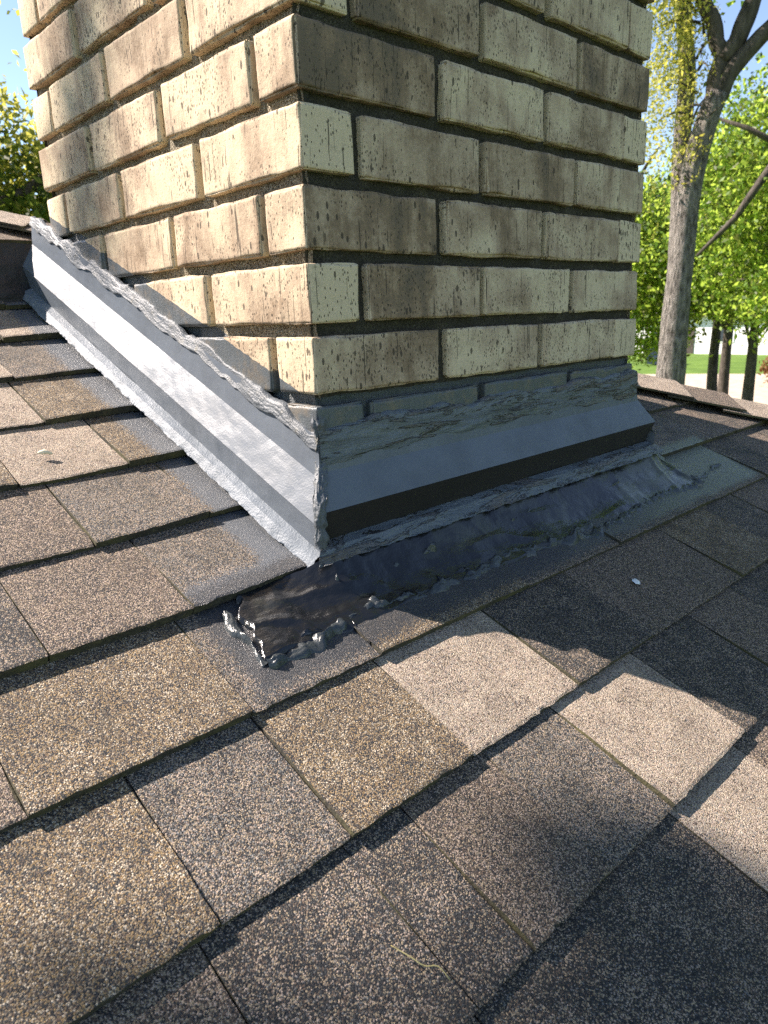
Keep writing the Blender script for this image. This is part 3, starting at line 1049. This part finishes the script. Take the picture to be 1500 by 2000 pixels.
# ================================================================== TAR APRON in front of the chimney
apron = empty('tar_apron', (0.3, -0.07, Z0 + S * -0.07))
AO = apron.location.copy()
tag(apron, 'glossy dark tar membrane apron laid over shingles in front of the chimney', 'apron')
def aloc(p): return (p[0] - AO.x, p[1] - AO.y, p[2] - AO.z)
nxa, nya = 420, 56
vs = []
for j in range(nya):
    q = j / (nya - 1)
    for i in range(nxa):
        f = i / (nxa - 1)
        # outline: left end stops by the lifted shingle, right end past the corner
        xl = -0.156 + 0.012 * nz(q * 5, 1.2) + 0.02 * (1 - q)
        xr = 0.80 + 0.02 * nz(q * 6, 3.3) - 0.03 * q
        x = xl + (xr - xl) * f
        yo = -0.098 + 0.009 * fbm(x * 9, 4.4, 0.0, 3) + 0.003 * nz(x * 40, 7.7)
        yi = -0.046 if -0.035 < x < W + 0.035 else -0.006
        t = sstep(-0.09, -0.01, x)
        t2 = sstep(W + 0.02, W + 0.06, x)
        yi = -0.014 * (1 - t) + -0.037 * t
        yi = yi * (1 - t2) + -0.008 * t2
        y = yi + (yo - yi) * q
        zr = Z0 + S * y - 0.0055
        top_h = 0.026 * t * (1 - t2) + 0.003
        h = top_h * (1 - q) ** 2.4 + 0.0042
        h += 0.0034 * fbm(x * 7, y * 16, 2.0, 2) + 0.0030 * max(0.0, 0.22 - abs(nz(x * 8 + 1.7, y * 26, 7.1))) / 0.22 * math.sin(math.pi * q)
        rough_l = 1 - sstep(0.0, 0.16, x)
        h += rough_l * (0.0022 * fbm(x * 34, y * 34, 6.0, 3) + 0.0030 * max(0, 0.25 - abs(nz(x * 15 + 3, y * 22, 4.4))))
        h += 0.0006 * fbm(x * 50, y * 60, 6.0, 2)
        # soft buckles running out from the chimney
        h += 0.0080 * max(0, nz(x * 4.2 + y * 7, 0.3, y * 9)) * math.sin(math.pi * min(1, q * 1.05))
        # a folded crease at the right corner
        h += 0.007 * math.exp(-((x - (0.735 + 0.045 * q)) / 0.008) ** 2) * (1 - 0.5 * q)
        h += 0.005 * math.exp(-((x - (0.705 + 0.005 * q)) / 0.006) ** 2) * (1 - q)
        if j == nya - 1 or i in (0, nxa - 1): h = -0.002
        vs.append(aloc((x, y, zr + h)))
o = add_obj('membrane', vs, grid_faces(nxa, nya, 0, True), M_APRON, apron, smooth=True)


M_RIDGE = paint_mat('grey_blue_ridge_sealant', (0.038, 0.045, 0.048), 0.26, 0.7, 1.2, 0.55)


def apron_bead(path, width, height, seed, step=0.003):
    pts, _ = refine([Vector((a, b, 0)) for a, b in path], [1] * len(path), step)
    vs = []
    nq = 13
    for j, p in enumerate(pts):
        t = (pts[min(j + 1, len(pts) - 1)] - pts[max(j - 1, 0)]).normalized()
        s_ = Vector((-t.y, t.x, 0))
        wv = width * max(0.3, 0.85 + 1.2 * fbm(j * 0.09, seed, 0, 4))
        hv = height * max(0.2, 0.62 + 1.1 * fbm(j * 0.09 + seed, 2.0, seed, 4))
        for i in range(nq):
            q = -1 + 2 * i / (nq - 1)
            h = hv * max(0.0, 1 - q * q) ** 0.7 * (1 + 0.5 * nz(q * 2.5 + seed, j * 0.35))
            c = p + s_ * (q * wv + 0.006 * fbm(j * 0.11, seed + 4, 1, 3))
            vs.append(aloc((c.x, c.y, Z0 + S * c.y - 0.0045 + h - (0.003 if i in (0, nq - 1) else 0))))
    return add_obj('sealant_bead', vs, grid_faces(nq, len(pts), 0, True), M_RIDGE if seed in (2.0, 1.0, 6.0, 8.0, 14.0) else M_APRON, apron, smooth=True)


apron_bead([(-0.150, -0.024), (-0.158, -0.062), (-0.156, -0.102)], 0.0045, 0.0075, 1.0)
apron_bead([(-0.156, -0.100), (-0.10, -0.104), (-0.03, -0.088), (0.09, -0.097), (0.237, -0.092), (0.33, -0.100), (0.43, -0.112), (0.55, -0.100), (0.665, -0.093), (0.776, -0.103)], 0.0085, 0.0095, 2.0)
apron_bead([(-0.095, -0.030), (-0.104, -0.052), (-0.090, -0.072)], 0.0035, 0.006, 3.0)
apron_bead([(-0.09, -0.026), (-0.055, -0.030), (-0.03, -0.040)], 0.006, 0.007, 4.0)
apron_bead([(-0.075, -0.076), (-0.045, -0.062), (-0.018, -0.075)], 0.006, 0.006, 5.0)
apron_bead([(-0.03, -0.052), (0.1, -0.055), (0.3, -0.053), (0.5, -0.054), (0.69, -0.052)], 0.0045, 0.017, 6.0)
apron_bead([(0.715, -0.02), (0.775, -0.06), (0.80, -0.10)], 0.004, 0.006, 7.0)
apron_bead([(0.74, -0.10), (0.83, -0.085), (0.93, -0.075)], 0.004, 0.004, 8.0)
apron_bead([(-0.042, -0.088), (-0.047, -0.126)], 0.0028, 0.005, 9.0)
apron_bead([(-0.14, -0.045), (-0.118, -0.052), (-0.108, -0.07)], 0.0030, 0.004, 10.0)
apron_bead([(-0.12, -0.085), (-0.095, -0.09), (-0.075, -0.084)], 0.0036, 0.006, 11.0)
apron_bead([(-0.02, -0.070), (0.02, -0.066), (0.05, -0.075)], 0.0030, 0.004, 12.0)
apron_bead([(0.10, -0.084), (0.16, -0.088), (0.21, -0.083)], 0.0050, 0.006, 13.0)
apron_bead([(0.36, -0.088), (0.41, -0.094), (0.45, -0.088)], 0.0060, 0.006, 14.0)

# ================================================================== small things lying on the roof
def scatter_tube(name, pts, rad, mat, label, cat):
    P, Rr = refine(pts, rad, 0.003)
    o0 = P[0].copy()
    vs, fs = [], []
    tube(vs, fs, [p - o0 for p in P], Rr, 6)
    o = add_obj(name, vs, fs, mat, smooth=True)
    o.location = o0
    tag(o, label, cat)
    return o
def rp(x, y, n): return (x, y, Z0 + S * y + n)
scatter_tube('dry_stem', [rp(-0.232, -0.345, 0.0035), rp(-0.226, -0.358, 0.004), rp(-0.222, -0.366, 0.0032), rp(-0.215, -0.372, 0.0045), rp(-0.2135, -0.381, 0.0025)],
             [0.0003, 0.00045, 0.0004, 0.0004, 0.00025], M_STEM, 'thin curled straw coloured stem lying on a dark shingle near the bottom', 'stem')
scatter_tube('seed_husk', [rp(-0.207, 0.296, 0.003), rp(-0.200, 0.293, 0.005), rp(-0.192, 0.288, 0.004)],
             [0.0012, 0.0035, 0.0012], M_HUSK, 'pale dry husk lying on the sunlit shingles left of the flashing', 'husk')
vs, fs = [], []
for i in range(14):
    a = 2 * math.pi * i / 14
    r = 0.0055 * (1 + 0.35 * nz(math.cos(a) * 1.5, math.sin(a) * 1.5, 2))
    vs.append((1.5 * r * math.cos(a), r * math.sin(a), 0))
for i in range(14):
    v = vs[i]; vs.append((v[0] * 0.6, v[1] * 0.6, 0.0014))
vs.append((0, 0, 0.0019))
for i in range(14):
    j = (i + 1) % 14
    fs.append((i, j, 14 + j, 14 + i)); fs.append((14 + i, 14 + j, 28))
o = add_obj('white_fleck', vs, fs, M_WHITE, smooth=True)
o.location = rp(0.36, -0.203, -0.002); o.rotation_euler = (TH, 0, 0.4)
tag(o, 'small white fleck on the shaded shingles right of centre', 'fleck')

# ================================================================== TREES AND BACKGROUND
def leaf_mesh(name, centres, sizes, mat, parent, droop=0.0):
    """many single leaf blades (folded kites), each an island of its own."""
    C = np.asarray(centres, dtype=np.float64)
    n = len(C)
    if n == 0: return None
    s_ = np.asarray(sizes)[:, None]
    a = nrg.normal(size=(n, 3)); a[:, 2] -= droop; a /= np.linalg.norm(a, axis=1)[:, None]
    b = nrg.normal(size=(n, 3)); b -= a * np.sum(a * b, 1)[:, None]; b /= np.linalg.norm(b, axis=1)[:, None]
    nn = np.cross(a, b)
    V = np.stack([C - a * s_, C + b * s_ * 0.5 + nn * s_ * 0.15, C + a * s_, C - b * s_ * 0.5 + nn * s_ * 0.15], 1).reshape(-1, 3)
    me = bpy.data.meshes.new(name)
    me.vertices.add(4 * n); me.loops.add(4 * n); me.polygons.add(n)
    me.vertices.foreach_set('co', V.ravel())
    me.loops.foreach_set('vertex_index', np.arange(4 * n))
    me.polygons.foreach_set('loop_start', np.arange(n) * 4)
    me.polygons.foreach_set('loop_total', np.full(n, 4))
    me.materials.append(mat)
    me.update(calc_edges=True)
    o = bpy.data.objects.new(name, me)
    COL.objects.link(o)
    if parent is not None: o.parent = parent
    return o


def clumps(cx, cy, cz, rx, ry, rz, n_cl, per, spread, hollow=0.35):
    pts = []
    while len(pts) < n_cl:
        p = nrg.uniform(-1, 1, 3)
        r = np.linalg.norm(p)
        if r > 1 or r < hollow * nrg.random(): continue
        pts.append(p)
    pts = np.array(pts) * [rx, ry, rz] + [cx, cy, cz]
    L = []
    for p in pts:
        m = int(per * (0.5 + nrg.random()))
        L.append(p + nrg.normal(size=(m, 3)) * spread * [1, 1, 0.7])
    return np.concatenate(L)


def limbs_mesh(name, paths, mat, parent, step=0.3, seg=12, wob=0.09):
    vs, fs = [], []
    for i, (pts, rad) in enumerate(paths):
        P, Rr = refine(pts, rad, step)
        org = Vector(parent.location)
        tube(vs, fs, [p - org for p in P], Rr, seg, wob, i * 3.1)
    return add_obj(name, vs, fs, mat, parent, smooth=True)


def tree(name, base, label, trunk_paths, crown_parts, bark, group=None, limb_paths=None, step=0.3, limb_bark=None):
    t = empty(name, base)
    tag(t, label, 'tree', group)
    limbs_mesh('trunk', trunk_paths, bark, t, step)
    if limb_paths: limbs_mesh('limbs', limb_paths, limb_bark or bark, t, step * 0.6, 9)
    for (pts, size, mat) in crown_parts:
        pts = pts - np.array(base)
        leaf_mesh('crown', pts, size * nrg.uniform(0.6, 1.3, len(pts)), mat, t, 0.3)
    return t


G = -3.9
# big twin-stemmed oak right of the chimney
oak_b = (8.56, 3.64, G)
oak_trunks = [
    ([(8.52, 3.70, G - 0.1), (8.55, 3.66, -2.4), (8.56, 3.64, -0.91), (8.56, 3.63, -0.14), (8.57, 3.61, 0.47), (8.58, 3.59, 1.17), (8.61, 3.53, 1.72), (8.65, 3.44, 2.12), (8.68, 3.37, 2.35)],
     [0.29, 0.22, 0.182, 0.165, 0.15, 0.14, 0.132, 0.128, 0.125]),
    ([(8.68, 3.37, 2.30), (8.72, 3.27, 2.54), (8.79, 3.10, 2.74), (8.88, 2.86, 2.97), (9.1, 2.3, 3.4), (9.3, 1.6, 4.0)], [0.115, 0.10, 0.092, 0.085, 0.07, 0.05]),
    ([(8.68, 3.38, 2.30), (8.665, 3.40, 2.51), (8.69, 3.36, 2.71), (8.65, 3.42, 2.85), (8.63, 3.47, 3.09), (8.58, 3.58, 3.31), (8.5, 3.7, 4.0), (8.3, 4.2, 5.0)], [0.12, 0.10, 0.092, 0.09, 0.085, 0.08, 0.06, 0.03]),
    ([(8.69, 3.37, 2.68), (8.74, 3.24, 2.82), (8.765, 3.17, 3.03), (8.79, 3.11, 3.22), (8.79, 3.08, 3.6), (8.9, 2.8, 4.6)], [0.105, 0.10, 0.10, 0.09, 0.08, 0.05]),
    ([(8.60, 3.66, -0.6), (8.74, 3.72, 0.1), (8.86, 3.80, 0.7), (8.90, 3.83, 1.12), (8.91, 3.86, 1.67), (8.90, 3.86, 2.08), (8.90, 3.86, 2.71), (8.86, 3.93, 3.32), (8.8, 4.0, 4.4), (8.6, 4.2, 5.4)],
     [0.13, 0.12, 0.115, 0.11, 0.108, 0.105, 0.10, 0.09, 0.08, 0.05]),
]
cat = clumps(8.45, 3.88, 2.85, 0.35, 0.40, 1.2, 60, 45, 0.14, 0)
cat2 = clumps(8.45, 3.60, 1.75, 0.25, 0.20, 0.40, 9, 30, 0.08, 0)
strand = []
for i in range(420):
    q = nrg.normal(size=3) * [0.26, 0.26, 0.62] + [8.45, 3.86, 2.85]
    L_ = 0.10 + 0.16 * nrg.random()
    m = int(L_ / 0.016)
    sw = nrg.normal(size=2) * 0.05
    for t in range(m):
        strand.append(q + np.array([sw[0] * t / m, sw[1] * t / m, -L_ * t / m]) + nrg.normal(size=3) * 0.006)
strand = np.array(strand)
up = clumps(8.9, 3.2, 7.4, 4.3, 4.3, 3.2, 300, 90, 0.38)
oak_twigs = []
for i in range(16):
    a = Vector((8.62 + 0.1 * nz(i, 1.0), 3.6 + 0.2 * nz(i, 2.2), 1.9 + 0.12 * i))
    b = a + Vector((-0.35 * rng.random() - 0.1, rng.uniform(-0.5, 0.5), rng.uniform(-0.25, 0.3)))
    oak_twigs.append(([a, (a + b) / 2 + Vector((0, 0, 0.06)), b], [0.018, 0.011, 0.004]))
tree('oak_tree', oak_b, 'tall grey-barked oak with twin stems rising right of the chimney', [oak_trunks[0], oak_trunks[4]],
     [(cat, 0.030, M_LEAF_Y), (strand, 0.016, M_LEAF_Y), (cat2, 0.030, M_LEAF_Y), (up, 0.10, M_LEAF)], M_BARK, None, oak_trunks[1:4] + oak_twigs, 0.12, M_BARK_D)

# leafy trees further back on the right
def bg_tree(name, x, y, h, label, cr, mat, n_cl, per, lsize, trunk_r, zc=None, lean=0.0, group='trees beyond the roof', extra=()):
    base = (x, y, G)
    zc = zc if zc is not None else G + h * 0.62
    tp = [([(x, y, G - 0.1), (x + lean * 0.3, y, G + h * 0.25), (x + lean * 0.6, y + 0.2 * lean, G + h * 0.5), (x + lean, y, G + h * 0.85)], [trunk_r * 1.25, trunk_r, trunk_r * 0.75, trunk_r * 0.2])]
    lp = []
    for i in range(7):
        a = Vector((x + lean * 0.6, y, G + h * (0.32 + 0.06 * i)))
        an = i * 2.4 + x
        b = a + Vector((math.cos(an) * cr[0] * 0.75, math.sin(an) * cr[1] * 0.75, h * 0.16))
        lp.append(([a, (a + b) / 2 + Vector((0, 0, 0.3)), b], [trunk_r * 0.42, trunk_r * 0.26, trunk_r * 0.08]))
    lp += list(extra)
    pts = clumps(x + lean * 0.5, y, zc, cr[0], cr[1], cr[2], n_cl, per, cr[0] * 0.105)
    dk = nrg.random(len(pts)) < 0.35
    return tree(name, base, label, tp, [(pts[~dk], lsize, mat), (pts[dk], lsize, M_LEAF_D)], M_BARK_D, group, lp, 0.6)


bg_tree('shade_tree', 21.0, 11.3, 9.5, 'bright green leafy tree just left of the twin-stemmed oak', (3.2, 3.2, 2.7), M_LEAF, 330, 120, 0.075, 0.22, 1.1)
bg_tree('shade_tree', 17.6, 5.2, 8.5, 'broad green leafy tree filling the right edge behind the oak', (2.7, 2.7, 2.9), M_LEAF, 330, 120, 0.065, 0.20, 2.0, 0.0, 'trees beyond the roof', [
        ([(17.5, 5.2, 2.0), (16.0, 5.0, 2.9), (14.5, 4.95, 2.2), (14.3, 5.3, 1.55), (14.2, 5.52, 1.3), (14.0, 5.85, 0.9)], [0.10, 0.08, 0.075, 0.06, 0.05, 0.03]),
        ([(17.5, 5.2, 2.3), (15.6, 4.6, 3.0), (14.5, 4.76, 2.75), (14.35, 5.26, 3.08), (14.1, 5.76, 3.32)], [0.09, 0.075, 0.06, 0.045, 0.02])])
bg_tree('shade_tree', 25.4, 10.0, 9.0, 'slim dark-trunked tree closest to the oak trunk on its right', (2.8, 2.8, 3.0), M_LEAF, 200, 110, 0.08, 0.16, 2.4, -0.6)
bg_tree('shade_tree', 27.4, 10.45, 9.0, 'slim tree standing second right of the oak trunk', (2.8, 2.8, 2.8), M_LEAF, 200, 110, 0.08, 0.17, 2.4)
bg_tree('shade_tree', 22.1, 7.6, 7.5, 'pale-trunked small tree by the dirt drive at the right edge', (2.6, 2.6, 2.2), M_LEAF, 200, 110, 0.07, 0.15, 1.4)
# dark branches that show through the foliage at the right edge
lb = empty('fallen_limb', (14.0, 5.6, 0.0)) if False else None

# tree behind the hip on the left
lt_b = (1.2, 9.2, G)
lt_trunk = [([(1.2, 9.2, G - 0.1), (1.25, 9.1, -1.5), (1.35, 9.0, 0.3), (1.2, 8.9, 1.6), (0.9, 8.7, 2.8)], [0.26, 0.21, 0.17, 0.13, 0.05])]
lt_limb = [([(1.35, 9.0, 0.6), (1.9, 8.6, 1.15), (2.5, 8.2, 1.45), (3.2, 7.9, 2.0)], [0.10, 0.08, 0.06, 0.03]),
           ([(1.28, 8.95, 1.2), (1.8, 8.2, 2.0), (2.2, 7.6, 2.6)], [0.07, 0.05, 0.02]),
           ([(1.25, 8.9, 1.5), (1.7, 8.6, 2.6), (2.3, 8.3, 3.3)], [0.06, 0.04, 0.015]),
           ([(1.25, 8.9, 0.9), (0.6, 8.4, 1.9), (0.2, 7.9, 2.5)], [0.07, 0.05, 0.02])]
lc1 = clumps(1.7, 8.7, 1.75, 1.5, 1.2, 1.0, 170, 45, 0.13)
lc2 = clumps(1.9, 8.7, 1.35, 1.6, 1.2, 0.9, 120, 45, 0.16)
lc3 = clumps(2.0, 8.2, 2.9, 0.9, 0.8, 0.6, 12, 14, 0.10)
tree('shade_tree', lt_b, 'yellowish green tree behind the hip at the left edge', lt_trunk,
     [(lc1, 0.05, M_LEAF_Y), (lc2, 0.06, M_LEAF_D), (lc3, 0.04, M_LEAF_Y)], M_BARK_D, 'trees beyond the roof', lt_limb, 0.25)

# far belt of woodland closing the view
far = []
for i in range(170):
    an = R(20 + 115 * i / 169)
    rr = 74 + 10 * rng.random()
    x, y = rr * math.sin(an), rr * math.cos(an)
    far.append(np.array([x, y, G + 3.5 + 4.0 * rng.random()]) + nrg.normal(size=(260, 3)) * [2.2, 2.2, 2.9])
far = np.concatenate(far)
o = leaf_mesh('distant_wood', far, nrg.uniform(0.25, 0.55, len(far)), M_LEAF, None)
tag(o, 'green belt of distant woodland closing the view', 'wood', kind='stuff')

# house among the trees
hx, hy = 62.0, 24.0
house = empty('house', (hx, hy, G))
tag(house, 'white sided house glimpsed between the slim trunks at right', 'house')
def hbox(name, x0, x1, y0, y1, z0_, z1_, mat, parent=None):
    v = [(x, y, z) for z in (z0_, z1_) for y in (y0, y1) for x in (x0, x1)]
    f = [(0, 2, 3, 1), (4, 5, 7, 6), (0, 1, 5, 4), (1, 3, 7, 5), (3, 2, 6, 7), (2, 0, 4, 6)]
    return add_obj(name, v, f, mat, parent or house)
wall = hbox('wall', -4, 4, -7, 7, 0, 3.0, M_SIDING)
rv = [(-4.5, -7.5, 2.9), (4.5, -7.5, 2.9), (4.5, 7.5, 2.9), (-4.5, 7.5, 2.9), (0, -7.5, 4.9), (0, 7.5, 4.9)]
add_obj('roof_slope', rv, [(0, 4, 5, 3), (1, 2, 5, 4), (0, 1, 4), (2, 3, 5), (3, 2, 1, 0)], M_FARROOF, house)
for yy in (-5.0, -1.2, 4.2):
    w_ = hbox('window', -4.06, -3.98, yy - 0.7, yy + 0.7, 0.9, 2.3, M_SIDING)
    hbox('pane', -4.09, -4.02, yy - 0.58, yy + 0.58, 1.0, 2.2, M_GLASS, w_)
hbox('door', -4.06, -3.98, 1.2, 2.2, 0.0, 2.1, M_BARK_D)

# bin beside the oak
bx, by = 46.5, 22.6
bn = empty('wheeled_bin', (bx, by, G))
tag(bn, 'dark blue bin on the lawn left of the oak trunk', 'bin')
v = []
for (z, h_) in ((0.08, 0.42), (1.35, 0.55)):
    v += [(-h_, -h_, z), (h_, -h_, z), (h_, h_, z), (-h_, h_, z)]
add_obj('body', v, [(3, 2, 1, 0), (0, 1, 5, 4), (1, 2, 6, 5), (2, 3, 7, 6), (3, 0, 4, 7), (4, 5, 6, 7)], M_BIN, bn)
v = [(-0.6, -0.6, 1.36), (0.6, -0.6, 1.36), (0.6, 0.6, 1.36), (-0.6, 0.6, 1.36), (-0.5, -0.5, 1.5), (0.5, -0.5, 1.46), (0.5, 0.5, 1.46), (-0.5, 0.5, 1.5)]
add_obj('lid', v, [(3, 2, 1, 0), (0, 1, 5, 4), (1, 2, 6, 5), (2, 3, 7, 6), (3, 0, 4, 7), (4, 5, 6, 7)], M_BIN, bn)

# russet bush by the drive
bb = empty('bush', (37.0, 11.0, G))
tag(bb, 'russet leafed bush beside the dirt drive at the right edge', 'bush')
leaf_mesh('foliage', clumps(0, 0, 0.8, 1.6, 1.6, 0.9, 60, 40, 0.3, 0), nrg.uniform(0.08, 0.16, 4000)[:1], M_LEAF_R, bb) if False else None
bp = clumps(0, 0, 0.7, 1.3, 1.3, 0.7, 50, 40, 0.25, 0)
leaf_mesh('foliage', bp, nrg.uniform(0.08, 0.16, len(bp)), M_LEAF_R, bb)
limbs_mesh('stems', [([(37.0, 11.0, G), (37.3, 11.1, G + 0.5), (37.7, 11.4, G + 1.1)], [0.05, 0.04, 0.01]), ([(37.0, 11.0, G), (36.7, 10.8, G + 0.6), (36.4, 10.6, G + 1.2)], [0.05, 0.04, 0.01])], M_BARK_D, bb, 0.3, 6)

# oak up-sun of the roof (left, outside the picture) whose leaves dapple the near shingles and the chimney side
def roof_shadow(P):
    t = (P[:, 2] - Z0 - S * P[:, 1]) / (SUN.z - S * SUN.y)
    return P[:, 0] - SUN.x * t, P[:, 1] - SUN.y * t
def shade_keep(x, y):
    """chance that a leaf whose shadow falls at roof point (x, y) is there: crown gaps where the roof is sunlit."""
    k = np.full(x.shape, 0.0)
    inwin = (x > -0.9) & (x < 2.2) & (y > -1.2) & (y < 2.0)
    k[~inwin] = 1.0
    def blob(cx, cy, rx, ry, a):
        return a * np.exp(-(((x - cx) / rx) ** 2 + ((y - cy) / ry) ** 2))
    d = blob(-0.34, -0.44, 0.34, 0.17, 0.36) + blob(-0.64, -0.24, 0.14, 0.2, 0.3) + blob(-0.06, -0.58, 0.20, 0.09, 0.6) + blob(-0.02, -0.44, 0.05, 0.05, 0.6)
    d = d - 0.12
    k[inwin] = np.clip(d[inwin], 0, 1)
    return k
ot_c = np.array([-0.15, -0.45, Z0]) + np.array(SUN) * 6.5
ob = (ot_c[0] - 2.2, ot_c[1] - 0.4, G)
ob = tuple(float(q) for q in ob)
cz = float(ot_c[2])
raw = clumps(ot_c[0] - 1.4, ot_c[1] - 0.6, cz + 0.2, 2.6, 2.4, 1.6, 420, 90, 0.28)
# extra thin sprays over the near roof
sx = nrg.uniform(-0.9, 0.5, 1500); sy = nrg.uniform(-0.9, 0.0, 1500)
tt = nrg.uniform(5.6, 7.0, 1500)
spray = np.stack([sx, sy, Z0 + S * sy], 1) + np.outer(tt, np.array(SUN))
raw = np.concatenate([raw, spray])
qx, qy = roof_shadow(raw)
raw = raw[nrg.random(len(raw)) < shade_keep(qx, qy)]
# a few twigs and leaves whose shade reaches the chimney side
fy = nrg.uniform(0.26, 0.68, 520); fz = nrg.uniform(0.14, 0.58, 520)
ok = nrg.random(520) < 0.9 * np.exp(-((fy - 0.50 + 0.35 * (fz - 0.32)) / 0.07) ** 2)
side = np.stack([np.zeros(520), fy, fz], 1)[ok] + np.outer(nrg.uniform(5.5, 7.0, int(ok.sum())), np.array(SUN))
ot = tree('oak_tree', ob, 'leafy oak standing left of the roof and shading its near shingles', [
    ([(ob[0], ob[1], G - 0.1), (ob[0] + 0.05, ob[1] + 0.1, -1.0), (ob[0] + 0.2, ob[1], 2.0), (ob[0] + 0.3, ob[1] + 0.2, cz - 0.4)], [0.36, 0.29, 0.24, 0.14])],
    [(raw, 0.055, M_LEAF), (side, 0.042, M_LEAF)], M_BARK, None,
    [([(ob[0] + 0.2, ob[1], 2.0), (ob[0] + 1.0, ob[1] + 0.1, 3.6), (ob[0] + 1.9, ob[1] + 0.2, 5.4)], [0.14, 0.10, 0.05]),
     ([(ob[0] + 0.25, ob[1], 3.0), (ob[0] - 0.8, ob[1] - 0.6, 4.6), (ob[0] - 1.6, ob[1] - 1.2, 6.0)], [0.13, 0.09, 0.04])], 0.3)

# more trees of the same wood, outside the picture to the right; the wet tar mirrors them
for i in range(4):
    an = R(98 + 14.0 * i)
    rr = (15.0, 17.0, 15.5, 18.0)[i]
    x, y = rr * math.sin(an), rr * math.cos(an)
    bg_tree('shade_tree', x, y, 11.0 + 2.0 * nz(i, 0.7), 'leafy garden tree outside the picture beyond its right edge',
            (3.0, 3.0, 3.6), M_LEAF, 150, 55, 0.12, 0.22, 1.6 + nz(i, 3.1), 0.0, 'garden trees outside the picture')
